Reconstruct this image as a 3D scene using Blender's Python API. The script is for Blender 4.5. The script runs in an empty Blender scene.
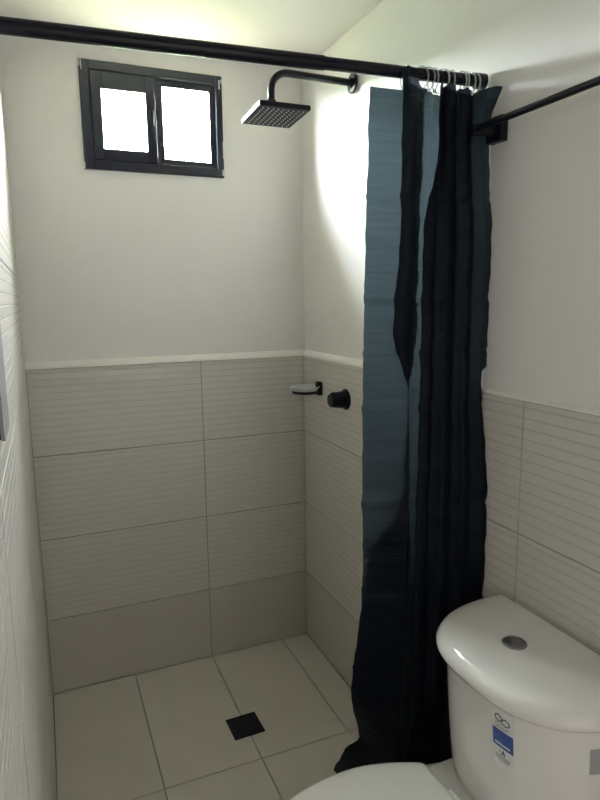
import bpy, bmesh, math, random
from mathutils import Vector, Matrix

random.seed(7)
scene = bpy.context.scene
col = scene.collection

# ------------------------------------------------------------------ camera
W = 1.0035            # room width (x), back wall tile face y = 0, floor z = 0
CEIL = 2.231
FRONT = -2.75
YAW, PITCH, ROLL = 0.3975, 0.1645, -0.0119
cam_d = bpy.data.cameras.new('camera')
cam = bpy.data.objects.new('camera', cam_d)
col.objects.link(cam)
cam_d.sensor_fit = 'VERTICAL'
cam_d.sensor_height = 36.0
cam_d.lens = 36.0 * 610.085 / 800.0
cam_d.clip_start = 0.02
fw = Vector((math.sin(YAW) * math.cos(PITCH), math.cos(YAW) * math.cos(PITCH), -math.sin(PITCH)))
rt = Vector((math.cos(YAW), -math.sin(YAW), 0))
up = rt.cross(fw)
rt2 = rt * math.cos(ROLL) + up * math.sin(ROLL)
up2 = -rt * math.sin(ROLL) + up * math.cos(ROLL)
cam.matrix_world = Matrix((
    (rt2.x, up2.x, -fw.x, 0.0591), (rt2.y, up2.y, -fw.y, -2.208),
    (rt2.z, up2.z, -fw.z, 1.4062), (0, 0, 0, 1)))
scene.camera = cam

# ------------------------------------------------------------------ light
world = bpy.data.worlds.new('sky')
scene.world = world
world.use_nodes = True
bg = world.node_tree.nodes['Background']
bg.inputs['Color'].default_value = (0.93, 0.97, 1.0, 1)
bg.inputs['Strength'].default_value = 195.0

sun_d = bpy.data.lights.new('sun', 'SUN')
sun_d.energy = 520.0
sun_d.angle = math.radians(1.0)
sun_d.color = (1.0, 0.95, 0.86)
sun = bpy.data.objects.new('sun', sun_d)
col.objects.link(sun)
sun.rotation_euler = (math.radians(38), 0, math.radians(20))   # comes from behind the house, over the roof

por_d = bpy.data.lights.new('window_portal', 'AREA')
por_d.shape = 'RECTANGLE'
por_d.size, por_d.size_y = 0.47, 0.34
por_d.cycles.is_portal = True
por = bpy.data.objects.new('window_portal', por_d)
col.objects.link(por)
por.location = (0.466, 0.13, 2.004)
por.rotation_euler = (math.radians(-90), 0, 0)

door_d = bpy.data.lights.new('doorway_fill', 'AREA')  # added fill light behind the camera, lifts the foreground
door_d.shape = 'RECTANGLE'
door_d.size, door_d.size_y = 0.66, 1.9
door_d.energy = 2.6
door_d.color = (1.0, 0.95, 0.88)
door = bpy.data.objects.new('doorway_fill', door_d)
col.objects.link(door)
door.location = (0.52, FRONT - 0.12, 1.02)
door.rotation_euler = (math.radians(90), 0, 0)

vs = scene.view_settings
vs.view_transform = 'Standard'
vs.look = 'None'
vs.exposure = 0.70
vs.gamma = 1.0
vs.use_curve_mapping = False

# ------------------------------------------------------------------ materials
def new_mat(name):
    m = bpy.data.materials.new(name)
    m.use_nodes = True
    return m, m.node_tree, m.node_tree.nodes['Principled BSDF']

def mat(name, c, rough=0.5, metal=0.0, var=0.05, scale=6.0, bump=0.0, bscale=60.0, coat=0.0, spec=0.5, stretch=(1, 1, 1)):
    m, nt, p = new_mat(name)
    p.inputs['Roughness'].default_value = rough
    p.inputs['Metallic'].default_value = metal
    p.inputs['Coat Weight'].default_value = coat
    p.inputs['Coat Roughness'].default_value = 0.08
    p.inputs['Specular IOR Level'].default_value = spec
    tc = nt.nodes.new('ShaderNodeTexCoord')
    mp = nt.nodes.new('ShaderNodeMapping')
    mp.inputs['Scale'].default_value = stretch
    nt.links.new(tc.outputs['Object'], mp.inputs['Vector'])
    nz = nt.nodes.new('ShaderNodeTexNoise')
    nz.inputs['Scale'].default_value = scale
    nz.inputs['Detail'].default_value = 5
    nt.links.new(mp.outputs['Vector'], nz.inputs['Vector'])
    mx = nt.nodes.new('ShaderNodeMix')
    mx.data_type = 'RGBA'
    mx.inputs['A'].default_value = (*[v * (1 - var) for v in c], 1)
    mx.inputs['B'].default_value = (*[min(1, v * (1 + var)) for v in c], 1)
    nt.links.new(nz.outputs['Fac'], mx.inputs['Factor'])
    nt.links.new(mx.outputs['Result'], p.inputs['Base Color'])
    if bump:
        n2 = nt.nodes.new('ShaderNodeTexNoise')
        n2.inputs['Scale'].default_value = bscale
        n2.inputs['Detail'].default_value = 4
        nt.links.new(mp.outputs['Vector'], n2.inputs['Vector'])
        b = nt.nodes.new('ShaderNodeBump')
        b.inputs['Strength'].default_value = bump
        b.inputs['Distance'].default_value = 0.004
        nt.links.new(n2.outputs['Fac'], b.inputs['Height'])
        nt.links.new(b.outputs['Normal'], p.inputs['Normal'])
    return m

M = {}
M['paint'] = mat('wall_paint', (0.815, 0.79, 0.77), 0.6, var=0.025, scale=3, bump=0.12, bscale=14)
M['ceiling'] = mat('ceiling_paint', (0.83, 0.81, 0.785), 0.7, var=0.02, scale=3, bump=0.1, bscale=10)
M['tile'] = mat('wall_tile_glaze', (0.65, 0.615, 0.57), 0.36, var=0.02, scale=7, bump=0.015, bscale=40)
M['tile_base'] = mat('base_tile_glaze', (0.58, 0.545, 0.50), 0.36, var=0.02, scale=7, bump=0.015, bscale=40)
M['groove'] = mat('tile_groove', (0.52, 0.492, 0.456), 0.7, var=0.1, scale=40)
M['grout'] = mat('grout', (0.27, 0.25, 0.225), 0.9, var=0.15, scale=40)
M['floor_tile'] = mat('floor_tile_matte', (0.65, 0.61, 0.535), 0.5, var=0.06, scale=9, bump=0.06, bscale=120)
M['black'] = mat('matte_black_metal', (0.005, 0.006, 0.011), 0.38, var=0.15, scale=30, spec=0.25)
M['rod'] = mat('rod_black_enamel', (0.006, 0.007, 0.014), 0.25, var=0.1, scale=30, spec=0.3)
M['nozzle'] = mat('nozzle_rubber', (0.55, 0.55, 0.56), 0.5, var=0.05)
M['frame'] = mat('anodised_window_frame', (0.016, 0.018, 0.032), 0.35, metal=0.2, var=0.2, scale=25)
M['scuff'] = mat('paint_smear', (0.62, 0.62, 0.62), 0.8, var=0.1)
M['chrome'] = mat('chrome', (0.65, 0.66, 0.68), 0.12, metal=1.0, var=0.03)
M['button'] = mat('satin_button', (0.30, 0.305, 0.31), 0.3, metal=0.9, var=0.05)
M['ceramic'] = mat('white_ceramic', (0.78, 0.765, 0.735), 0.10, var=0.01, scale=3, coat=0.5)
M['seat'] = mat('white_seat_plastic', (0.90, 0.895, 0.88), 0.2, var=0.01, scale=3)
M['seat_gap'] = mat('seat_bumper', (0.5, 0.5, 0.49), 0.5)
M['sticker'] = mat('sticker_paper', (0.80, 0.81, 0.80), 0.5, var=0.02)
M['sticker_blue'] = mat('sticker_blue_ink', (0.035, 0.085, 0.36), 0.4, var=0.05)
M['sticker_ink'] = mat('sticker_dark_ink', (0.05, 0.055, 0.075), 0.5, var=0.05)
M['sticker_grey'] = mat('sticker_grey_ink', (0.36, 0.37, 0.38), 0.5, var=0.05)
M['grass'] = mat('grass', (0.25, 0.245, 0.14), 0.9, var=0.3, scale=0.5)
M['foliage'] = mat('foliage', (0.06, 0.09, 0.05), 0.8, var=0.4, scale=3)
M['bark'] = mat('bark', (0.10, 0.08, 0.06), 0.9, var=0.3, scale=8)
M['white_trim'] = mat('white_trim_paint', (0.88, 0.87, 0.83), 0.5, var=0.02, bump=0.1, bscale=30)
M['hall'] = mat('hall_paint', (0.7, 0.68, 0.63), 0.8, var=0.02)
M['door'] = mat('door_paint', (0.75, 0.74, 0.71), 0.5, var=0.02)

def glassy(name, tint, gloss_rough, ior, alpha):
    m = bpy.data.materials.new(name)
    m.use_nodes = True
    nt = m.node_tree
    nt.nodes.clear()
    out = nt.nodes.new('ShaderNodeOutputMaterial')
    mix = nt.nodes.new('ShaderNodeMixShader')
    tr = nt.nodes.new('ShaderNodeBsdfTransparent')
    tr.inputs['Color'].default_value = (*tint, 1)
    gl = nt.nodes.new('ShaderNodeBsdfGlossy')
    gl.inputs['Roughness'].default_value = gloss_rough
    gl.inputs['Color'].default_value = (0.95, 0.95, 0.95, 1)
    lw = nt.nodes.new('ShaderNodeLayerWeight')        # Schlick: f0 + (1 - f0) * (1 - cos)^5, same on both faces of the sheet
    lw.inputs['Blend'].default_value = 0.5
    pw = nt.nodes.new('ShaderNodeMath')
    pw.operation = 'POWER'
    pw.inputs[1].default_value = 5.0
    nt.links.new(lw.outputs['Facing'], pw.inputs[0])
    f0 = ((ior - 1) / (ior + 1)) ** 2
    ma = nt.nodes.new('ShaderNodeMath')
    ma.operation = 'MULTIPLY_ADD'
    ma.inputs[1].default_value = 1 - f0
    ma.inputs[2].default_value = f0
    nt.links.new(pw.outputs['Value'], ma.inputs[0])
    nt.links.new(ma.outputs['Value'], mix.inputs['Fac'])
    nt.links.new(tr.outputs['BSDF'], mix.inputs[1])
    nt.links.new(gl.outputs['BSDF'], mix.inputs[2])
    last = mix
    if alpha > 0:
        df = nt.nodes.new('ShaderNodeBsdfDiffuse')
        df.inputs['Color'].default_value = (0.85, 0.87, 0.86, 1)
        m2 = nt.nodes.new('ShaderNodeMixShader')
        m2.inputs['Fac'].default_value = alpha
        nt.links.new(mix.outputs['Shader'], m2.inputs[1])
        nt.links.new(df.outputs['BSDF'], m2.inputs[2])
        last = m2
    nt.links.new(last.outputs['Shader'], out.inputs['Surface'])
    return m

M['glass'] = glassy('window_glass', (0.96, 0.98, 0.97), 0.0, 1.45, 0.0)
M['clear_plastic'] = glassy('clear_plastic', (0.90, 0.92, 0.92), 0.05, 1.5, 0.25)
M['frosted'] = glassy('frosted_dish_glass', (0.85, 0.9, 0.88), 0.3, 1.5, 0.55)

M['panel'] = mat('grey_plastic', (0.30, 0.30, 0.31), 0.45, var=0.03)

def curtain_mat():
    m = bpy.data.materials.new('teal_curtain_plastic')
    m.use_nodes = True
    nt = m.node_tree
    nt.nodes.clear()
    N = nt.nodes.new
    out = N('ShaderNodeOutputMaterial')
    tc = N('ShaderNodeTexCoord')
    mp = N('ShaderNodeMapping')
    mp.inputs['Scale'].default_value = (4, 4, 46)
    nt.links.new(tc.outputs['Object'], mp.inputs['Vector'])
    nz = N('ShaderNodeTexNoise')
    nz.inputs['Scale'].default_value = 1.6
    nz.inputs['Detail'].default_value = 4
    nt.links.new(mp.outputs['Vector'], nz.inputs['Vector'])
    bp = N('ShaderNodeBump')
    bp.inputs['Strength'].default_value = 0.9
    bp.inputs['Distance'].default_value = 0.004
    nt.links.new(nz.outputs['Fac'], bp.inputs['Height'])
    pr = N('ShaderNodeBsdfPrincipled')
    pr.inputs['Base Color'].default_value = (0.003, 0.006, 0.014, 1)
    pr.inputs['Roughness'].default_value = 0.5
    pr.inputs['Specular IOR Level'].default_value = 0.15
    nt.links.new(bp.outputs['Normal'], pr.inputs['Normal'])
    tl = N('ShaderNodeBsdfTranslucent')
    tl.inputs['Color'].default_value = (0.085, 0.120, 0.136, 1)
    nt.links.new(bp.outputs['Normal'], tl.inputs['Normal'])
    mx = N('ShaderNodeMixShader')
    mx.inputs['Fac'].default_value = 0.24
    nt.links.new(pr.outputs['BSDF'], mx.inputs[1])
    nt.links.new(tl.outputs['BSDF'], mx.inputs[2])
    nt.links.new(mx.outputs['Shader'], out.inputs['Surface'])
    return m
M['curtain'] = curtain_mat()

# ------------------------------------------------------------------ helpers
def link_mesh(name, me, parent=None):
    o = bpy.data.objects.new(name, me)
    col.objects.link(o)
    if parent is not None:
        o.parent = parent
    return o

def obj(name, bm, material, parent=None, smooth=False):
    bmesh.ops.recalc_face_normals(bm, faces=bm.faces)
    me = bpy.data.meshes.new(name)
    bm.to_mesh(me)
    bm.free()
    for m in (material if isinstance(material, (list, tuple)) else [material]):
        me.materials.append(M[m])
    if smooth:
        me.polygons.foreach_set('use_smooth', [True] * len(me.polygons))
    return link_mesh(name, me, parent)

def auto_smooth(o, deg=35):
    me = o.data
    me.polygons.foreach_set('use_smooth', [True] * len(me.polygons))
    bm = bmesh.new()
    bm.from_mesh(me)
    lim = math.radians(deg)
    for e in bm.edges:
        if len(e.link_faces) == 2 and e.calc_face_angle(0) > lim:
            e.smooth = False
    bm.to_mesh(me)
    bm.free()
    return o

def empty(name, loc=(0, 0, 0)):
    o = bpy.data.objects.new(name, None)
    o.empty_display_size = 0.05
    o.location = loc
    col.objects.link(o)
    return o

def tag(o, label, cat, group=None):
    o['label'] = label
    o['category'] = cat
    if group:
        o['group'] = group
    return o

def struct(o, label=None, cat=None):
    o['kind'] = 'structure'
    if label:
        o['label'] = label
    if cat:
        o['category'] = cat
    return o

def bx(bm, x0, x1, y0, y1, z0, z1, bevel=0.0, seg=2):
    r = bmesh.ops.create_cube(bm, size=1.0)
    vsx = r['verts']
    for v in vsx:
        v.co = Vector((x0 + (v.co.x + .5) * (x1 - x0), y0 + (v.co.y + .5) * (y1 - y0), z0 + (v.co.z + .5) * (z1 - z0)))
    if bevel:
        es = list({e for v in vsx for e in v.link_edges})
        bmesh.ops.bevel(bm, geom=es, offset=bevel, segments=seg, profile=0.5, affect='EDGES')
    return bm

def box(name, dims, material, parent=None, bevel=0.0, seg=2):
    bm = bmesh.new()
    bx(bm, *dims, bevel=bevel, seg=seg)
    return obj(name, bm, material, parent)

def frame_of(d):
    d = Vector(d).normalized()
    a = Vector((0, 0, 1)) if abs(d.z) < 0.9 else Vector((1, 0, 0))
    u = d.cross(a).normalized()
    return u, d.cross(u).normalized()

def tube(bm, pts, r, n=14, caps=True):
    pts = [Vector(p_) for p_ in pts]
    rs = r if isinstance(r, (list, tuple)) else [r] * len(pts)
    rings = []
    u = None
    for i, p_ in enumerate(pts):
        if i == 0:
            d = pts[1] - pts[0]
        elif i == len(pts) - 1:
            d = pts[-1] - pts[-2]
        else:
            d = (pts[i + 1] - pts[i]).normalized() + (pts[i] - pts[i - 1]).normalized()
        d.normalize()
        if u is None:
            u, _ = frame_of(d)
        else:
            u = (u - d * u.dot(d)).normalized()
        w = d.cross(u)
        rings.append([bm.verts.new(p_ + (u * math.cos(2 * math.pi * k / n) + w * math.sin(2 * math.pi * k / n)) * rs[i]) for k in range(n)])
    for a, b in zip(rings, rings[1:]):
        for k in range(n):
            bm.faces.new((a[k], a[(k + 1) % n], b[(k + 1) % n], b[k]))
    if caps:
        bm.faces.new(rings[0])
        bm.faces.new(rings[-1])
    return bm

def lathe(bm, origin, axis, prof, n=28):
    """prof: list of (distance along axis, radius)"""
    origin, axis = Vector(origin), Vector(axis).normalized()
    u, w = frame_of(axis)
    rings = []
    for t, r in prof:
        c = origin + axis * t
        if r < 1e-6:
            rings.append([bm.verts.new(c)])
        else:
            rings.append([bm.verts.new(c + (u * math.cos(2 * math.pi * k / n) + w * math.sin(2 * math.pi * k / n)) * r) for k in range(n)])
    for a, b in zip(rings, rings[1:]):
        for k in range(n):
            k2 = (k + 1) % n
            if len(a) == 1 and len(b) == 1:
                continue
            if len(a) == 1:
                bm.faces.new((a[0], b[k2], b[k]))
            elif len(b) == 1:
                bm.faces.new((a[k], a[k2], b[0]))
            else:
                bm.faces.new((a[k], a[k2], b[k2], b[k]))
    if len(rings[0]) > 1:
        bm.faces.new(rings[0])
    if len(rings[-1]) > 1:
        bm.faces.new(rings[-1])
    return bm

def loft(bm, rings, cap0=True, cap1=True):
    vr = [[bm.verts.new(p_) for p_ in r] for r in rings]
    n = len(vr[0])
    for a, b in zip(vr, vr[1:]):
        for k in range(n):
            bm.faces.new((a[k], a[(k + 1) % n], b[(k + 1) % n], b[k]))
    if cap0:
        bm.faces.new(vr[0])
    if cap1:
        bm.faces.new(vr[-1])
    return bm

# ------------------------------------------------------------------ room shell
TT = 0.009                       # tile thickness; tile faces are x=0, x=W, y=0, z=0
HB = 0.284                       # height of the bottom row
TOP = HB + 0.9                   # top of the tiled dado
WX0, WX1, WZ0, WZ1 = 0.230, 0.702, 1.836, 2.173
BW = 0.11                        # back wall thickness

floor = struct(box('floor', (-0.15, W + 0.15, FRONT - 0.9, BW, -0.2, -TT), 'grout'))
ceiling = struct(box('ceiling', (-0.15, W + 0.15, FRONT - 0.9, BW + 0.17, CEIL, CEIL + 0.2), 'ceiling'))

bm = bmesh.new()
bx(bm, -0.15, WX0, TT, BW, -0.2, CEIL)
bx(bm, WX1, W + 0.15, TT, BW, -0.2, CEIL)
bx(bm, WX0, WX1, TT, BW, -0.2, WZ0)
bx(bm, WX0, WX1, TT, BW, WZ1, CEIL)
wall_back = struct(obj('wall_back', bm, 'paint'))
wall_right = struct(box('wall_right', (W + TT, W + 0.15, FRONT - 0.9, TT, -0.2, CEIL), 'paint'))
wall_left = struct(box('wall_left', (-0.15, -TT, FRONT - 0.9, TT, -0.2, CEIL), 'paint'))
bm = bmesh.new()
DX0, DX1, DZ = 0.17, 0.87, 2.02
bx(bm, -TT, DX0, FRONT - 0.1, FRONT, -TT, CEIL)
bx(bm, DX1, W + TT, FRONT - 0.1, FRONT, -TT, CEIL)
bx(bm, DX0, DX1, FRONT - 0.1, FRONT, DZ, CEIL)
wall_front = struct(obj('wall_front', bm, 'paint'))
wall_hall = struct(box('wall_hall', (-TT, W + TT, FRONT - 0.9, FRONT - 0.8, -TT, CEIL), 'hall'))

# ------------------------------------------------------------------ tiles
G = 0.003        # grout joint

def tile_mesh(name, w, h, grooves, mats=('tile', 'groove'), nx=1):
    """A tile lying in the local x-z plane, front face towards -y, y from 0 (front) to +t (back);
    fine horizontal grooves pressed into its face."""
    t, b, gd, gw = TT, 0.0012, 0.0005, 0.0028
    prof = [(t, 0.0), (b, 0.0), (0.0, b)]          # (y, z) going up the front
    flags = [0, 0]
    if grooves:
        pitch = 0.3 / 13.0
        k = 0
        z = h - pitch * 0.55
        zs = []
        while z > 0.008:
            zs.append(z)
            z -= pitch
        for z in sorted(zs):
            prof += [(0.0, z - gw / 2), (gd, z - gw / 4), (gd, z + gw / 4), (0.0, z + gw / 2)]
            flags += [0, 1, 1, 1]
    prof += [(0.0, h - b), (b, h), (t, h)]
    flags += [0, 0, 0]
    vs_, fs, mi = [], [], []
    for x in (0.0, w):
        vs_ += [(x, y, z) for y, z in prof]
    n = len(prof)
    for i in range(n - 1):
        fs.append((i, n + i, n + i + 1, i + 1))
        mi.append(flags[i])
    fs.append(tuple(range(n)))
    mi.append(0)
    fs.append(tuple(range(2 * n - 1, n - 1, -1)))
    mi.append(0)
    me = bpy.data.meshes.new(name)
    me.from_pydata(vs_, [], fs)
    for m in mats:
        me.materials.append(M[m])
    me.polygons.foreach_set('material_index', mi)
    me.update()
    return me

_cache = {}
def get_tile(w, h, g):
    key = (round(w, 4), round(h, 4), g)
    if key not in _cache:
        _cache[key] = tile_mesh('wall_tile', w, h, g, ('tile' if g else 'tile_base', 'groove'))
    return _cache[key]

def put_tile(me, loc, rz, parent):
    o = link_mesh('tile', me, parent)
    o.location = loc
    o.rotation_euler = (0, 0, rz)
    return o

def rows(top):
    out = [(0.0, HB)]
    z = HB
    while z < top - 0.01:
        out.append((z, min(z + 0.3, top)))
        z += 0.3
    return out

jit = lambda: random.uniform(-0.0006, 0.0006)
# back wall: two columns, four rows
for i, (z0, z1) in enumerate(rows(TOP)):
    for x0, x1 in ((0.0, 0.591), (0.591, W)):
        put_tile(get_tile(x1 - x0 - G, z1 - z0 - G, i > 0), (x0 + G / 2, jit() , z0 + G / 2), 0, wall_back)
# grout beds sit behind the tiles
box('grout_bed', (0.0, W, 0.0022, TT, 0, TOP - 0.001), 'grout', wall_back)
box('grout_bed', (W + 0.0022, W + TT, FRONT, 0.0, 0, TOP - 0.001), 'grout', wall_right)
box('grout_bed', (-TT, -0.0022, -2.6, 0.0, 0, CEIL), 'grout', wall_left)
# right wall (front face towards -x): rotate -90 deg about z -> local +x runs along -y
for i, (z0, z1) in enumerate(rows(TOP)):
    y = 0.0
    for y1 in (-0.601, -1.203, -1.805, -2.407, FRONT):
        put_tile(get_tile(abs(y1 - y) - G, z1 - z0 - G, i > 0), (W + jit(), y - G / 2, z0 + G / 2), -math.pi / 2, wall_right)
        y = y1
# left wall (front face towards +x): rotate +90 deg -> local +x runs along +y; tiled to the ceiling
ys = (0.0, -0.232, -0.832, -1.432, -2.032, -2.6)
for i, (z0, z1) in enumerate(rows(CEIL)):
    for ya, yb in zip(ys, ys[1:]):
        put_tile(get_tile(abs(yb - ya) - G, z1 - z0 - G, i > 0), (jit(), yb + G / 2, z0 + G / 2), math.pi / 2, wall_left)

# floor tiles 30 x 60 cm
def floor_tile_mesh(w, d):
    bm = bmesh.new()
    bx(bm, 0, w, -d, 0, -TT, 0)
    top = [e for e in bm.edges if all(abs(v.co.z) < 1e-6 for v in e.verts)]
    bmesh.ops.bevel(bm, geom=top, offset=0.001, segments=1, affect='EDGES')
    me = bpy.data.meshes.new('floor_tile')
    bm.to_mesh(me)
    bm.free()
    me.materials.append(M['floor_tile'])
    return me
_fc = {}
xs = (0.0, 0.291, 0.591, 0.891, W)
yf = (0.0, -0.602, -1.204, -1.806, -2.408, FRONT)
for ya, yb in zip(yf, yf[1:]):
    for xa, xb in zip(xs, xs[1:]):
        key = (round(xb - xa, 4), round(ya - yb, 4))
        if key not in _fc:
            _fc[key] = floor_tile_mesh(xb - xa - G, ya - yb - G)
        o = link_mesh('tile', _fc[key], floor)
        o.location = (xa + G / 2, ya - G / 2, random.uniform(-0.0004, 0.0002))

# plaster bead that caps the tiled dado
def bead(name, a, b, inward, w, h):
    a, b, n = Vector(a), Vector(b), Vector(inward)
    prof = [(0, 0), (w, 0), (w, h * 0.18), (w * 0.75, h * 0.5), (w * 0.3, h * 0.9), (0, h)]
    bm = bmesh.new()
    ring = lambda p_: [p_ + n * d + Vector((0, 0, z)) for d, z in prof]
    loft(bm, [ring(a), ring(b)])
    return struct(obj(name, bm, 'white_trim'))
bead('trim_1', (-0.0, TT, TOP), (W + 0.004, TT, TOP), (0, -1, 0), TT + 0.004, 0.024)
bead('trim_2', (W + TT, 0.004, TOP), (W + TT, -1.02, TOP), (-1, 0, 0), TT + 0.004, 0.024)
bead('trim_3', (W + TT, -1.02, TOP), (W + TT, FRONT, TOP), (-1, 0, 0), TT + 0.001, 0.008)

# ------------------------------------------------------------------ window
win = empty('window_1', (0.466, 0.0, WZ0))
struct(win, 'small dark framed sliding window high in the white back wall', 'window')
def wpart(name, dims, material='frame', parent=None, bevel=0.002):
    x0, x1, y0, y1, z0, z1 = dims
    par = parent or win
    l = win.location
    return box(name, (x0 - l.x, x1 - l.x, y0 - l.y, y1 - l.y, z0 - l.z, z1 - l.z), material, par, bevel, 1)
def ring_frame(name, x0, x1, z0, z1, l, r, b, t, y0, y1, parent=None):
    bm = bmesh.new()
    L = win.location
    for d in ((x0, x0 + l, z0, z1), (x1 - r, x1, z0, z1), (x0 + l, x1 - r, z0, z0 + b), (x0 + l, x1 - r, z1 - t, z1)):
        bx(bm, d[0] - L.x, d[1] - L.x, y0 - L.y, y1 - L.y, d[2] - L.z, d[3] - L.z, 0.0012, 1)
    return obj(name, bm, 'frame', parent or win)
outer = ring_frame('outer_frame', WX0, WX1, WZ0, WZ1, 0.030, 0.022, 0.030, 0.028, -0.004, 0.034)
ring_frame('track', WX0 + 0.012, WX1 - 0.010, WZ0 + 0.008, WZ1 - 0.008, 0.026, 0.02, 0.03, 0.028, 0.012, 0.015)
s1 = ring_frame('sash', 0.262, 0.470, 1.868, 2.143, 0.034, 0.033, 0.036, 0.053, -0.003, 0.011)
wpart('pane', (0.294, 0.439, 0.003, 0.006, 1.902, 2.092), 'glass', s1, 0)
wpart('sash_lip', (0.290, 0.443, -0.005, -0.001, 2.091, 2.096), 'frame', s1, 0.001)
s2 = ring_frame('sash', 0.4665, 0.680, 1.868, 2.143, 0.031, 0.020, 0.020, 0.019, 0.015, 0.029)
wpart('pane', (0.495, 0.662, 0.020, 0.023, 1.886, 2.126), 'glass', s2, 0)
wpart('latch', (0.452, 0.462, -0.009, -0.002, 1.985, 2.035), 'black', s1, 0.002)
# ragged paint smears where the wall was painted up to the frame
for (x, z, w, h) in ((0.229, 2.150, 0.004, 0.024), (0.236, 2.140, 0.003, 0.03), (0.690, 2.130, 0.005, 0.030),
                     (0.697, 2.150, 0.004, 0.012), (0.699, 1.90, 0.003, 0.06), (0.695, 1.842, 0.006, 0.02), (0.229, 1.838, 0.003, 0.02)):
    wpart('paint_smear', (x, x + w, -0.0048, -0.002, z, z + h), 'scuff', outer, 0.0004)

# ------------------------------------------------------------------ shower curtain rod
RL, RR = Vector((0.0, -0.970, 1.871)), Vector((W, -1.035, 1.875))
rod = empty('curtain_rod', RL)
tag(rod, 'long black curtain rod spanning the shower from wall to wall', 'curtain rod')
dv = (RR - RL)
bm = bmesh.new()
tube(bm, [dv * 0.004, dv * 0.62], 0.0140, 24)
obj('outer_tube', bm, 'rod', rod, True)
bm = bmesh.new()
tube(bm, [dv * 0.60, dv * 0.996], 0.0125, 24)
obj('inner_tube', bm, 'rod', rod, True)
for t0, t1 in ((0.001, 0.022), (0.978, 0.999)):
    bm = bmesh.new()
    tube(bm, [dv * t0, dv * t1], [0.0165, 0.0165], 24)
    auto_smooth(obj('end_cap', bm, 'black', rod))
for o in rod.children:
    auto_smooth(o)
def rod_at(x):
    return RL + dv * (x / W)

# ------------------------------------------------------------------ shower head
AY = -0.412
sh = empty('rain_shower', (W, AY, 2.062))
tag(sh, 'matte black square rain shower head on a bent wall arm', 'shower head')
def L(o, p_):
    return Vector(p_) - o.location
bm = bmesh.new()
lathe(bm, (0, 0, 0), (-1, 0, 0), [(0.0, 0.030), (0.004, 0.030), (0.006, 0.027), (0.006, 0.014), (0.014, 0.0135)])
auto_smooth(obj('wall_flange', bm, 'black', sh))
bm = bmesh.new()
tubepts = [(W - 0.004, AY, 2.062), (0.80, AY, 2.064)]
for k in range(9):
    a = k / 8 * math.pi / 2
    tubepts.append((0.785 - math.sin(a) * 0.052, AY, 2.012 + math.cos(a) * 0.052))
tubepts.append((0.733, AY, 1.972))
tube(bm, [L(sh, p_) for p_ in tubepts], 0.0105, 16)
obj('arm', bm, 'black', sh, True)
bm = bmesh.new()
lathe(bm, L(sh, (0.733, AY, 1.985)), (0, 0, -1), [(0, 0.012), (0.004, 0.015), (0.016, 0.015), (0.02, 0.011), (0.032, 0.011)])
auto_smooth(obj('swivel_joint', bm, 'black', sh))
# plate, tilted a little towards the back wall
HS = 0.079
tilt = Matrix.Rotation(math.radians(-3), 4, 'X')
tilt = Matrix.Translation(L(sh, (0.752, AY + 0.018, 1.950))) @ tilt
bm = bmesh.new()
bx(bm, -HS, HS, -HS - 0.006, HS + 0.006, -0.007, 0.007, 0.002, 1)
bmesh.ops.transform(bm, matrix=tilt, verts=bm.verts)
pl = obj('spray_plate', bm, 'black', sh)
bm = bmesh.new()
for i in range(9):
    for j in range(9):
        x = (i - 4) * 0.0155
        y = (j - 4) * 0.0165
        lathe(bm, (x, y, -0.0068), (0, 0, -1), [(0, 0.0026), (0.0026, 0.0018), (0.003, 0.0)], 6)
bmesh.ops.transform(bm, matrix=tilt, verts=bm.verts)
nz = obj('spray_nozzles', bm, 'nozzle', pl)
nz['kind'] = 'stuff'

# ------------------------------------------------------------------ soap dish
SY, SZ = -0.163, 1.076
sd = empty('soap_dish', (W, SY, SZ))
tag(sd, 'frosted glass soap dish on a black wall bracket near the corner', 'soap dish')
bm = bmesh.new()
bx(bm, -0.018, 0.0, -0.017, 0.017, -0.026, 0.026, 0.006, 3)
auto_smooth(obj('wall_bracket', bm, 'black', sd))
bm = bmesh.new()
tube(bm, [(-0.014, 0, 0.002), (-0.026, 0, -0.004), (-0.030, 0, -0.009)], 0.006, 10)
obj('bracket_arm', bm, 'black', sd, True)
bm = bmesh.new()
ringp = [(-0.066 + 0.043 * math.cos(2 * math.pi * k / 36), 0.043 * math.sin(2 * math.pi * k / 36), -0.009) for k in range(36)]
vs_ = []
tube(bm, ringp + [ringp[0]], 0.0052, 8, caps=False)
obj('holder_ring', bm, 'black', sd, True)
bm = bmesh.new()
lathe(bm, (-0.066, 0, -0.018), (0, 0, 1), [(0, 0.0), (0.0, 0.028), (0.006, 0.036), (0.014, 0.041), (0.022, 0.050), (0.028, 0.054), (0.029, 0.0525), (0.022, 0.047), (0.014, 0.038), (0.008, 0.033), (0.003, 0.026), (0.003, 0.0)], 36)
obj('glass_dish', bm, 'frosted', sd, True)

# ------------------------------------------------------------------ shower valve knob
kn = empty('shower_valve', (W, -0.366, 1.064))
tag(kn, 'black round shower valve knob on the tiled wall beside the curtain', 'valve')
bm = bmesh.new()
lathe(bm, (0, 0, 0), (-1, 0, 0), [(0, 0.036), (0.004, 0.036), (0.009, 0.032), (0.010, 0.0)], 32)
auto_smooth(obj('wall_flange', bm, 'black', kn))
bm = bmesh.new()
lathe(bm, (0, 0, 0), (-1, 0, 0), [(0.008, 0.030), (0.02, 0.029), (0.056, 0.024), (0.061, 0.0215), (0.062, 0.0)], 32)
auto_smooth(obj('knob', bm, 'black', kn))
bm = bmesh.new()
bx(bm, -0.058, -0.036, -0.003, 0.003, 0.020, 0.0275, 0.0015, 1)
obj('pointer', bm, 'black', kn)

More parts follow.
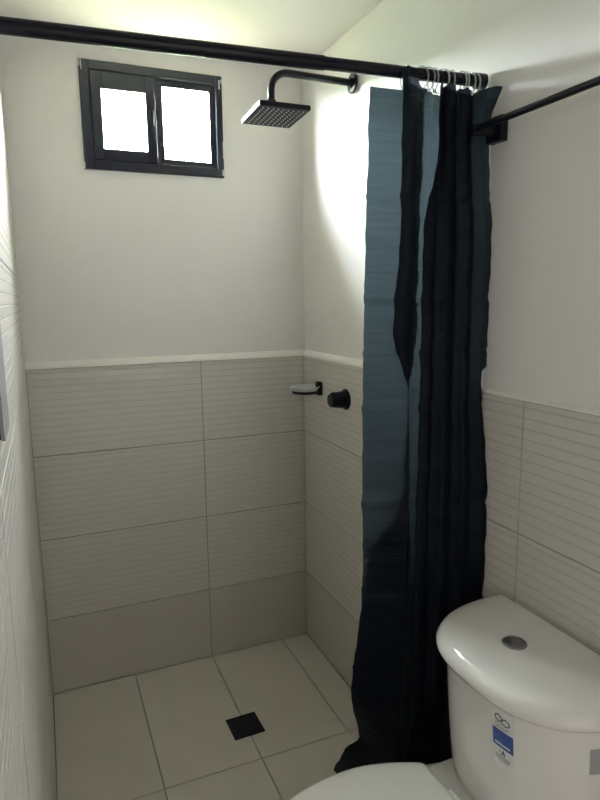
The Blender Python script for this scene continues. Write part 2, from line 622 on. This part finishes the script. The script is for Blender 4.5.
# ------------------------------------------------------------------ towel bar
tb = empty('towel_bar', (W, -1.075, 1.766))
tag(tb, 'black towel bar on the white wall beside the curtain', 'towel bar')
for y in (-1.083, -1.683):
    bm = bmesh.new()
    bx(bm, W - 0.010, W + TT, y - 0.025, y + 0.025, 1.736, 1.789, 0.002, 1)
    bmesh.ops.translate(bm, vec=-tb.location, verts=bm.verts)
    obj('wall_plate', bm, 'black', tb)
    bm = bmesh.new()
    bx(bm, W - 0.070, W - 0.008, y - 0.010, y + 0.010, 1.748, 1.768, 0.002, 1)
    bmesh.ops.translate(bm, vec=-tb.location, verts=bm.verts)
    obj('post', bm, 'black', tb)
bm = bmesh.new()
tube(bm, [L(tb, (W - 0.060, -1.069, 1.758)), L(tb, (W - 0.060, -1.697, 1.758))], 0.007, 16)
auto_smooth(obj('bar', bm, 'black', tb))

# ------------------------------------------------------------------ floor drain
dr = empty('floor_drain', (0.588, -0.441, 0.0))
tag(dr, 'square black floor drain set in the beige shower floor tiles', 'drain')
dr.rotation_euler = (0, 0, math.radians(1.5))
bm = bmesh.new()
for d in ((-.052, .052, -.052, -.045), (-.052, .052, .045, .052), (-.052, -.045, -.045, .045), (.045, .052, -.045, .045)):
    bx(bm, d[0], d[1], d[2], d[3], -0.004, 0.0025, 0.0004, 1)
obj('drain_frame', bm, 'black', dr)
bm = bmesh.new()
bx(bm, -.0446, .0446, -.0446, .0446, -0.003, 0.0018, 0.0004, 1)
obj('drain_plate', bm, 'black', dr)
bm = bmesh.new()
bx(bm, -.046, .046, -.046, .046, -0.005, -0.0025)
obj('drain_channel', bm, 'black', dr)

# ------------------------------------------------------------------ grey panel on the left wall
mr = empty('rounded_panel', (0.0, -1.370, 1.242))
tag(mr, 'narrow grey panel with rounded corners on the left tiled wall', 'panel')
def rrect(w, h, r, n=8):
    out = []
    for cx, cz, a0 in ((w / 2 - r, r, -90), (w / 2 - r, h - r, 0), (-w / 2 + r, h - r, 90), (-w / 2 + r, r, 180)):
        for k in range(n + 1):
            a = math.radians(a0 + 90 * k / n)
            out.append((cx + r * math.cos(a), cz + r * math.sin(a)))
    return out
for nm, x0, x1, ins, mt in (('backing', 0.0008, 0.006, 0.001, 'black'), ('face', 0.006, 0.010, 0.0, 'panel')):
    o2 = [(y, z) for y, z in rrect(0.12 - 2 * ins, 0.42 - 2 * ins, 0.02)]
    bm = bmesh.new()
    loft(bm, [[Vector((x0, y, z + ins)) for y, z in o2], [Vector((x1, y, z + ins)) for y, z in o2]])
    auto_smooth(obj(nm, bm, mt, mr))

# ------------------------------------------------------------------ toilet
TY = -1.372
to = empty('toilet', (0.62, TY, 0.0))
tag(to, 'white ceramic close-coupled toilet against the right wall', 'toilet')
XB = W - 0.014
def dshape(z, a, b, n, m=40, xb=XB, dy=0.0):
    """Plan outline with a straight back along the wall and a superelliptic front (towards -x)."""
    pts = []
    for k in range(m + 1):
        t = -math.pi / 2 + math.pi * k / m
        c, s = math.cos(t), math.sin(t)
        x = xb - a * abs(c) ** (2 / n)
        y = TY + dy + b * math.copysign(abs(s) ** (2 / n), s)
        pts.append(L(to, (x, y, z)))
    return pts
def tank_abn(z):
    t = (z - 0.385) / (0.69 - 0.385)
    t = max(0, min(1, t))
    return 0.188 + 0.044 * t ** 0.7, 0.186 + 0.008 * t, 3.3 - 0.6 * t
bm = bmesh.new()
rg = []
for z, sc in ((0.382, 0.90), (0.384, 0.97), (0.392, 1.0), (0.43, 1), (0.48, 1), (0.53, 1), (0.58, 1), (0.63, 1), (0.67, 1), (0.695, 1)):
    a, b, n = tank_abn(z)
    rg.append(dshape(z, a * sc, b * (0.5 + sc / 2), n))
loft(bm, rg)
tank = auto_smooth(obj('tank', bm, 'ceramic', to), 50)
bm = bmesh.new()
rg = []
for z, d in ((0.687, -0.016), (0.6875, -0.006), (0.691, 0.0015), (0.698, 0.005), (0.706, 0.005), (0.714, 0.001), (0.7215, -0.004), (0.7262, -0.011), (0.7290, -0.020), (0.7310, -0.045), (0.7316, -0.10)):
    rg.append(dshape(z, 0.244 + d, 0.210 + d, 2.65, dy=0.005))
loft(bm, rg)
lid = auto_smooth(obj('tank_lid', bm, 'ceramic', to), 60)
bm = bmesh.new()
lathe(bm, L(to, (0.872, -1.349, 0.7305)), (0, 0, 1), [(0, 0.024), (0.003, 0.024), (0.0048, 0.022), (0.005, 0.0195), (0.002, 0.0185), (0.002, 0.0)], 36)
fb = auto_smooth(obj('flush_ring', bm, 'button', lid))
bm = bmesh.new()
lathe(bm, L(to, (0.872, -1.349, 0.732)), (0, 0, 1), [(0, 0.0175), (0.0022, 0.0175), (0.0032, 0.016), (0.0034, 0.0)], 36)
auto_smooth(obj('flush_button', bm, 'button', lid))

def egg(z, grow=0.0, xback=0.755, m=40):
    """Seat outline, straight rear edge at x = xback, nose towards -x."""
    xc, hw, nose = 0.590, 0.199 + grow, 0.292 + grow
    xb, hb = xback + grow, 0.157 + grow
    half = []
    for k in range(m + 1):                       # nose, from the tip round to the widest point
        t = math.pi / 2 * k / m
        half.append((xc - nose * math.cos(t), hw * math.sin(t) ** 0.97 if k else 0.0))
    for k in range(1, 9):                        # flank to the rear corner
        u = k / 8
        half.append((xc + (xb - 0.012 - xc) * u, hw - (hw - hb) * u ** 1.8))
    for a in (30, 60, 90):
        half.append((xb - 0.012 + 0.012 * math.sin(math.radians(a)), hb - 0.012 + 0.012 * math.cos(math.radians(a)) - 0.002))
    pts = half + [(x, -y) for x, y in reversed(half[1:])]
    return [L(to, (x, TY + y, z)) for x, y in pts]
def solid_egg(name, layers, material, xback=0.755):
    bm = bmesh.new()
    loft(bm, [egg(z, g, xback) for z, g in layers])
    return auto_smooth(obj(name, bm, material, to), 50)
solid_egg('seat', [(0.382, -0.006), (0.384, 0), (0.394, 0), (0.396, -0.004)], 'seat')
solid_egg('seat_lid', [(0.3965, -0.006), (0.3975, 0.0005), (0.404, 0.002), (0.408, 0.0), (0.4105, -0.006), (0.412, -0.02), (0.413, -0.05), (0.414, -0.10), (0.4142, -0.14)], 'seat')
for sy in (-0.06, 0.06):
    bm = bmesh.new()
    lathe(bm, L(to, (0.772, TY + sy - 0.02, 0.3885)), (0, 1, 0), [(0, 0.0065), (0.001, 0.0075), (0.039, 0.0075), (0.04, 0.0065)], 16)
    auto_smooth(obj('hinge', bm, 'seat', to))
# bowl: rim, body and pedestal as one lofted surface plus the rear deck
bm = bmesh.new()
def bowl_ring(z, gx, gy, x0, x1):
    pts = []
    m = 48
    for k in range(m):
        t = 2 * math.pi * k / m
        c, s = math.cos(t), math.sin(t)
        xc = (x0 + x1) / 2
        n = 2.4
        x = xc + (x1 - x0) / 2 * math.copysign(abs(c) ** (2 / n), c)
        y = TY + gy * math.copysign(abs(s) ** (2 / n), s)
        pts.append(L(to, (x, y, z)))
    return pts
loft(bm, [bowl_ring(0.0, 0, 0.115, 0.46, 0.93), bowl_ring(0.012, 0, 0.118, 0.455, 0.935), bowl_ring(0.04, 0, 0.108, 0.47, 0.93),
          bowl_ring(0.15, 0, 0.105, 0.46, 0.93), bowl_ring(0.24, 0, 0.128, 0.41, 0.94), bowl_ring(0.32, 0, 0.168, 0.345, 0.96),
          bowl_ring(0.36, 0, 0.184, 0.325, 0.97), bowl_ring(0.374, 0, 0.186, 0.322, 0.97), bowl_ring(0.380, 0, 0.180, 0.33, 0.965)])
auto_smooth(obj('bowl', bm, 'ceramic', to), 50)
box('rear_deck', tuple(v for v in (0.735 - to.location.x, 0.985 - to.location.x, -0.166, 0.166, 0.345, 0.3835)), 'ceramic', to, 0.008, 3)

# stickers follow the curved tank front
def tank_x(y, z):
    a, b, n = tank_abn(z)
    s = min(0.999, abs(y - TY) / b)
    return XB - a * (1 - s ** n) ** (1 / n)
def on_tank(yc, zc, s, h, off, tan):
    """s metres along the tank girth from yc, h metres up from zc"""
    y = yc
    step = s / 12
    for _ in range(12):
        e = 0.0008
        dx = (tank_x(y + e, zc) - tank_x(y - e, zc)) / (2 * e)
        y -= step / math.sqrt(1 + dx * dx)
    z = zc + h
    e = 0.0008
    dx = (tank_x(y + e, z) - tank_x(y - e, z)) / (2 * e)
    nrm = Vector((-1, dx, 0)).normalized()
    return L(to, Vector((tank_x(y, z), y, z)) + nrm * off)
def decal(name, yc, zc, polys, off, material, parent):
    """polys: lists of (s,h) quads laid on the tank, with a paper-thin thickness"""
    bm = bmesh.new()
    for p_ in polys:
        a = [bm.verts.new(on_tank(yc, zc, s, h, off, 0)) for s, h in p_]
        b = [bm.verts.new(on_tank(yc, zc, s, h, off - 0.0004, 0)) for s, h in p_]
        bm.faces.new(a)
        n = len(a)
        for k in range(n):
            bm.faces.new((a[k], a[(k + 1) % n], b[(k + 1) % n], b[k]))
    return obj(name, bm, material, parent)
def rect(s0, s1, h0, h1, n=5):
    return [[(s0 + (s1 - s0) * i / n, h0), (s0 + (s1 - s0) * (i + 1) / n, h0), (s0 + (s1 - s0) * (i + 1) / n, h1), (s0 + (s1 - s0) * i / n, h1)] for i in range(n)]
def ringpoly(sc, hc, rs, rh, w, n=20):
    out = []
    for k in range(n):
        a, b = 2 * math.pi * k / n, 2 * math.pi * (k + 1) / n
        out.append([(sc + rs * math.cos(a), hc + rh * math.sin(a)), (sc + rs * math.cos(b), hc + rh * math.sin(b)),
                    (sc + (rs - w) * math.cos(b), hc + (rh - w) * math.sin(b)), (sc + (rs - w) * math.cos(a), hc + (rh - w) * math.sin(a))])
    return out
SYC, SZC = -1.419, 0.676
st = decal('sticker', SYC, SZC, rect(0, 0.044, -0.118, 0.002, 8), 0.0008, 'sticker', tank)
st['label'] = 'white and blue paper sticker on the tank front'
d = lambda polys, m: decal('sticker_print', SYC, SZC, polys, 0.0013, m, tank)
d(rect(0.0, 0.044, -0.076, -0.040, 8), 'sticker_blue')
d(ringpoly(0.0145, -0.0155, 0.0085, 0.0075, 0.0019) + ringpoly(0.0295, -0.0195, 0.0085, 0.0075, 0.0019), 'sticker_ink')
d(rect(0.007, 0.022, -0.0275, -0.0262) + rect(0.007, 0.036, -0.0325, -0.0312) + rect(0.007, 0.033, -0.0360, -0.0347), 'sticker_grey')
glyph = []                       # a line of print too small to read
for k in range(9):
    s = 0.0055 + k * 0.0037
    glyph.append([(s, -0.0705), (s + 0.0025, -0.0705), (s + 0.0025, -0.0668), (s, -0.0668)])
decal('sticker_print', SYC, SZC, glyph, 0.0017, 'sticker', tank)
# a slanted capital A mark with a small figure beside it
d([[(0.0165, -0.0915), (0.0185, -0.0915), (0.0240, -0.0800), (0.0225, -0.0800)], [(0.0225, -0.0800), (0.0240, -0.0800), (0.0262, -0.0915), (0.0232, -0.0915)],
   [(0.0195, -0.0882), (0.0245, -0.0882), (0.0245, -0.0868), (0.0195, -0.0868)], [(0.0135, -0.0875), (0.0148, -0.0875), (0.0165, -0.0825), (0.0152, -0.0825)]], 'sticker_ink')
d(rect(0.004, 0.038, -0.0962, -0.0945) + rect(0.004, 0.036, -0.1000, -0.0985) + rect(0.010, 0.034, -0.1042, -0.1032), 'sticker_grey')

# plain label at the near side of the tank
lb = decal('sticker', -1.5490, 0.648, rect(0, 0.024, -0.046, 0.002, 6), 0.0008, 'sticker_grey', tank)
lb['label'] = 'small grey label near the right end of the tank'

# ------------------------------------------------------------------ shower curtain
def catmull(P, sub):
    out = []
    n = len(P)
    for i in range(n - 1):
        p0, p1, p2, p3 = P[max(i - 1, 0)], P[i], P[i + 1], P[min(i + 2, n - 1)]
        for k in range(sub):
            t = k / sub
            out.append(0.5 * ((2 * p1) + (p2 - p0) * t + (2 * p0 - 5 * p1 + 4 * p2 - p3) * t * t + (3 * p1 - p0 - 3 * p2 + p3) * t ** 3))
    out.append(P[-1])
    return out
zig_x = [0.842, 0.862, 0.874, 0.886, 0.896, 0.910, 0.924, 0.936, 0.944, 0.956, 0.968, 0.980, 0.990, 0.999]
zig_t = [-1.060, -1.056, -1.040, -1.054, -1.060, -1.055, -1.042, -1.050, -1.054, -1.050, -1.042, -1.050, -1.054, -1.050]
zig_m = [-1.050, -1.056, -1.051, -1.056, -1.064, -1.062, -1.056, -1.060, -1.070, -1.068, -1.062, -1.068, -1.074, -1.068]
zig_l = [-1.046, -1.052, -1.050, -1.058, -1.068, -1.068, -1.066, -1.074, -1.084, -1.084, -1.084, -1.092, -1.100, -1.100]
zig_x2 = [0.872, 0.878, 0.884, 0.890, 0.898, 0.912, 0.926, 0.936, 0.946, 0.957, 0.968, 0.979, 0.989, 0.999]
zig_b = [-1.000, -1.006, -1.000, -1.008, -1.020, -1.014, -1.010, -1.018, -1.032, -1.030, -1.030, -1.046, -1.070, -1.076]
back = [(0.900, -1.004), (0.950, -1.008), (0.992, -1.014), (0.990, -1.026), (0.940, -1.028), (0.890, -1.032), (0.856, -1.042)]
def bk(d):
    return [(x, y + d) for x, y in back]
KEY = [  # z, control points of the cloth's plan line: flat panel, front fold, back layers, front folds
 (1.846, [(0.735, -1.000), (0.765, -1.001), (0.795, -1.003), (0.822, -1.006), (0.843, -1.009), (0.838, -1.020), (0.797, -1.034), (0.789, -1.046), (0.800, -1.055), (0.818, -1.052), (0.840, -1.036), (0.872, -1.022)] + bk(0)[:-2] + [(0.905, -1.034), (0.882, -1.042)] + list(zip(zig_x2, zig_t[:-3] + [-1.050, -1.066, -1.086]))),
 (1.812, [(0.734, -1.000), (0.765, -1.001), (0.795, -1.003), (0.822, -1.006), (0.843, -1.009), (0.838, -1.020), (0.797, -1.034), (0.789, -1.046), (0.800, -1.055), (0.818, -1.052), (0.840, -1.036), (0.872, -1.022)] + bk(0)[:-2] + [(0.905, -1.034), (0.882, -1.042)] + list(zip(zig_x2, zig_t[:-2] + [-1.056, -1.064]))),
 (1.803, [(0.731, -1.000), (0.762, -1.001), (0.793, -1.003), (0.820, -1.006), (0.842, -1.009), (0.838, -1.020), (0.797, -1.034), (0.789, -1.046), (0.800, -1.056), (0.818, -1.052), (0.838, -1.036), (0.866, -1.022)] + bk(0)[:-2] + [(0.905, -1.034), (0.882, -1.042)] + list(zip(zig_x2, zig_t))),
 (1.715, [(0.731, -1.000), (0.762, -1.001), (0.793, -1.003), (0.820, -1.006), (0.842, -1.009), (0.838, -1.020), (0.797, -1.034), (0.789, -1.046), (0.800, -1.056), (0.818, -1.052), (0.838, -1.036), (0.866, -1.022)] + bk(0)[:-2] + [(0.905, -1.034), (0.882, -1.042)] + list(zip(zig_x2, zig_t))),
 (1.550, [(0.726, -1.000), (0.758, -1.001), (0.790, -1.003), (0.820, -1.006), (0.842, -1.009), (0.838, -1.020), (0.799, -1.032), (0.790, -1.044), (0.802, -1.056), (0.820, -1.052), (0.834, -1.036), (0.852, -1.022)] + bk(0) + list(zip(zig_x, zig_m))),
 (1.330, [(0.723, -1.000), (0.756, -1.001), (0.788, -1.003), (0.818, -1.006), (0.840, -1.010), (0.834, -1.016), (0.790, -1.022), (0.782, -1.030), (0.792, -1.041), (0.810, -1.040), (0.832, -1.030), (0.852, -1.024)] + bk(0) + list(zip(zig_x, zig_m))),
 (1.190, [(0.722, -0.998), (0.754, -1.001), (0.786, -1.005), (0.814, -1.010), (0.832, -1.014), (0.836, -1.014), (0.834, -1.012), (0.834, -1.010), (0.837, -1.009), (0.841, -1.010), (0.846, -1.013), (0.854, -1.014)] + bk(0.004) + list(zip(zig_x, zig_m))),
 (0.940, [(0.724, -0.995), (0.754, -1.001), (0.786, -1.006), (0.814, -1.012), (0.834, -1.018), (0.838, -1.014), (0.822, -1.000), (0.820, -0.994), (0.826, -0.990), (0.838, -0.992), (0.848, -0.998), (0.858, -1.000)] + bk(0.008) + list(zip(zig_x, zig_l))),
 (0.820, [(0.729, -0.990), (0.754, -1.000), (0.786, -1.006), (0.814, -1.014), (0.834, -1.022), (0.836, -1.010), (0.748, -0.984), (0.738, -0.978), (0.750, -0.973), (0.820, -0.984), (0.848, -0.992), (0.858, -0.996)] + bk(0.010) + list(zip(zig_x, zig_l))),
 (0.690, [(0.738, -0.978), (0.764, -0.986), (0.792, -0.995), (0.816, -1.006), (0.834, -1.018), (0.834, -1.006), (0.754, -0.970), (0.744, -0.963), (0.756, -0.958), (0.820, -0.975), (0.846, -0.984), (0.862, -0.990)] + bk(0.014) + list(zip(zig_x, zig_l))),
 (0.380, [(0.733, -0.925), (0.762, -0.945), (0.790, -0.965), (0.814, -0.985), (0.832, -1.002), (0.830, -0.986), (0.752, -0.925), (0.740, -0.912), (0.754, -0.908), (0.820, -0.940), (0.846, -0.962), (0.862, -0.974)] + bk(0.024) + list(zip(zig_x, zig_l))),
 (0.185, [(0.799, -0.848), (0.806, -0.885), (0.814, -0.918), (0.822, -0.950), (0.832, -0.985), (0.834, -0.960), (0.824, -0.866), (0.822, -0.852), (0.830, -0.848), (0.844, -0.892), (0.856, -0.930), (0.866, -0.950)] + bk(0.045) + list(zip(zig_x, zig_b))),
 (0.125, [(0.772, -0.808), (0.790, -0.850), (0.808, -0.892), (0.822, -0.935), (0.832, -0.980), (0.834, -0.950), (0.812, -0.828), (0.808, -0.815), (0.822, -0.812), (0.844, -0.872), (0.858, -0.920), (0.868, -0.945)] + bk(0.050) + list(zip(zig_x, zig_b))),
 (0.003, [(0.772, -0.738), (0.780, -0.812), (0.792, -0.870), (0.808, -0.925), (0.826, -0.975), (0.830, -0.945), (0.806, -0.795), (0.804, -0.778), (0.816, -0.776), (0.838, -0.850), (0.856, -0.910), (0.868, -0.940)] + bk(0.050) + list(zip(zig_x, zig_b))),
]
NP = len(KEY[0][1])
def interp_ctrl(z):
    zs = [k[0] for k in KEY]
    i = 0
    while i < len(zs) - 2 and z < zs[i + 1]:
        i += 1
    z1, z2 = zs[i], zs[i + 1]
    t = (z1 - z) / (z1 - z2)
    t = max(0.0, min(1.0, t))
    g = lambda k: KEY[max(0, min(len(KEY) - 1, k))][1]
    out = []
    for c in range(NP):
        v = []
        for d_ in range(2):
            p0, p1, p2, p3 = g(i - 1)[c][d_], g(i)[c][d_], g(i + 1)[c][d_], g(i + 2)[c][d_]
            m1, m2 = (p2 - p0) * 0.5, (p3 - p1) * 0.5
            if abs(p2 - p1) < 0.02:
                m1 *= 0.5; m2 *= 0.5
            v.append(p1 + (p2 - p1) * (t * t * (3 - 2 * t)) * 0.5 + (p2 - p1) * t * 0.5)
        out.append(Vector((v[0], v[1])))
    return out
SUB = 6
rowsz = [1.846 - (1.846 - 0.003) * j / 190 for j in range(191)]
CREASE = [1.62, 1.405, 1.285, 1.155, 0.925, 0.69, 0.46]
ncol = (NP - 1) * SUB + 1
verts, faces = [], []
rnd = random.Random(3)
ph = [rnd.uniform(0, 6.28) for _ in range(8)]
for j, z in enumerate(rowsz):
    line = catmull(interp_ctrl(z), SUB)
    for i, p_ in enumerate(line):
        s = i / (ncol - 1)
        front = max(0.0, min(1.0, (-1.03 - p_.y) / 0.03))
        zz = z
        if j < 12:                         # hem: pulled up at the front folds, sagging between the rings
            k = (1 - j / 12)
            zz += k * (0.009 * front - 0.004 * abs(math.sin(i * 0.35)) * (1 if i > 5 * SUB else 0))
            if 6.2 * SUB < i < 9.2 * SUB:
                zz += k * 0.026 * math.sin(math.pi * (i - 6.2 * SUB) / (3.0 * SUB)) ** 0.35
        off = 0.0
        for c in CREASE:                  # packaging creases
            dz = abs(z - c)
            if dz < 0.05:
                off += 0.0020 * (1 - dz / 0.05) ** 2 + (0.0035 if dz < 0.006 else 0.0)
        off += 0.0012 * math.sin(z * 61 + s * 7 + ph[0]) + 0.0009 * math.sin(z * 113 + s * 19 + ph[1])
        if i < 5 * SUB:
            off += 0.003 * math.sin(z * 9 + ph[2]) * math.sin(i * 0.22)
        x_ = p_.x
        if i > ncol - 1 - SUB:            # the last fold brushes the wall
            wl = 1.0123 if z > 1.24 else (1.0022 if z < 1.17 else 0.9980)
            tt = (i - (ncol - 1 - SUB)) / SUB
            x_ = x_ + (wl - x_) * tt
        verts.append((x_, p_.y + off, max(zz, 0.002)))
for j in range(len(rowsz) - 1):
    for i in range(ncol - 1):
        a = j * ncol + i
        faces.append((a, a + 1, a + ncol + 1, a + ncol))
me = bpy.data.meshes.new('cloth')
me.from_pydata(verts, [], faces)
me.materials.append(M['curtain'])
me.polygons.foreach_set('use_smooth', [True] * len(me.polygons))
me.update()
cu = link_mesh('shower_curtain', me)
tag(cu, 'dark teal plastic shower curtain bunched at the right of its rod', 'shower curtain')

# clear rings on the rod
def make_ring():
    r = empty('curtain_ring')
    bm = bmesh.new()
    R_ = 0.024
    pts = []
    for k in range(29):
        a = math.radians(-75 + 330 * k / 28)
        pts.append((0, R_ * math.cos(a) * 0.92, R_ * math.sin(a)))
    tube(bm, pts, 0.0018, 8)
    obj('ring_wire', bm, 'clear_plastic', r, True)
    bm = bmesh.new()
    bmesh.ops.create_uvsphere(bm, u_segments=10, v_segments=6, radius=0.0042)
    bmesh.ops.translate(bm, verts=bm.verts, vec=(0, R_ * math.cos(math.radians(-105)) * 0.92, -R_ * 0.99))
    obj('clasp', bm, 'chrome', r, True)
    return r
proto = make_ring()
rx = [0.808, 0.842, 0.858, 0.874, 0.893, 0.905, 0.918, 0.942, 0.953, 0.966, 0.975]
ordn = ['first', 'second', 'third', 'fourth', 'fifth', 'sixth', 'seventh', 'eighth', 'ninth', 'tenth', 'eleventh']
for i, x in enumerate(rx):
    if i == 0:
        r = proto
    else:
        r = proto.copy()
        col.objects.link(r)
        for ch in proto.children:
            c = ch.copy()
            col.objects.link(c)
            c.parent = r
    q_ = rod_at(x)
    r.location = (x, q_.y, q_.z + 0.0125 + 0.0023 - 0.024)
    r.rotation_euler = (random.uniform(-0.1, 0.1), 0, random.uniform(-0.45, 0.45))
    if i == 0:
        lab = 'clear plastic curtain ring at the left edge of the bunched curtain'
    elif i == len(rx) - 1:
        lab = 'clear plastic curtain ring nearest the right end of the rod'
    else:
        lab = 'clear plastic curtain ring, %s from the left on the black rod' % ordn[i]
    tag(r, lab, 'curtain ring', 'clear curtain rings on the rod')

# ------------------------------------------------------------------ outside
bm = bmesh.new()
bx(bm, -30, 30, BW, 60, -0.5, -0.2)
lawn = struct(obj('ground', bm, 'grass'))

def tree(x, y, h, crown, label, seed):
    rn = random.Random(seed)
    t = empty('tree', (x, y, -0.2))
    tag(t, label, 'tree', None)
    bm = bmesh.new()
    tube(bm, [(0, 0, 0), (0.1, 0, h * 0.35), (0.05, 0.1, h * 0.7)], [0.16, 0.12, 0.05], 10)
    obj('trunk', bm, 'bark', t, True)
    vs_, fs = [], []
    for _ in range(5200):
        d_ = Vector((rn.gauss(0, 1), rn.gauss(0, 1), rn.gauss(0, 1))).normalized() * (rn.random() ** 0.4)
        c = Vector((d_.x * crown, d_.y * crown, h * 0.68 + d_.z * h * 0.32))
        n = Vector((rn.uniform(-1, 1), rn.uniform(-1, 1), rn.uniform(0.1, 1))).normalized()
        u, w = frame_of(n)
        s = rn.uniform(0.05, 0.11)
        k = len(vs_)
        vs_ += [c - u * s, c + w * s * 0.4, c + u * s, c - w * s * 0.4]
        fs.append((k, k + 1, k + 2, k + 3))
    me_ = bpy.data.meshes.new('foliage')
    me_.from_pydata(vs_, [], fs)
    me_.materials.append(M['foliage'])
    f = link_mesh('foliage', me_, t)
    f['kind'] = 'stuff'
tree(2.35, 9.5, 4.35, 0.9, 'leafy tree glimpsed through the right window pane', 5)

from mathutils import noise
bm = bmesh.new()
NX, NZ = 120, 14
ringsv = []
for i in range(NX + 1):
    x = -14 + 28 * i / NX
    top = 2.75 + 0.35 * noise.noise(Vector((x * 0.5, 3, 1))) + 0.15 * noise.noise(Vector((x * 2.1, 0, 7)))
    col_ = []
    for k in range(NZ + 1):
        a = math.pi * k / NZ
        b = 0.22 * noise.noise(Vector((x * 2.3, k * 0.9, 2))) + 0.10 * noise.noise(Vector((x * 6, k * 2.2, 5)))
        cy, cz = -math.cos(a) * 0.8, max(0.0, math.sin(a)) ** 0.45
        col_.append(bm.verts.new((x, 6.4 + cy * (1 + b), -0.2 + cz * (top + 0.2) * (1 + b * 0.35))))
    ringsv.append(col_)
for a, b in zip(ringsv, ringsv[1:]):
    for k in range(NZ):
        bm.faces.new((a[k], a[k + 1], b[k + 1], b[k]))
bm.faces.new(ringsv[0])
bm.faces.new(ringsv[-1])
hd = obj('hedge', bm, 'foliage')
tag(hd, 'dark green hedge outside, beyond the small window', 'hedge')
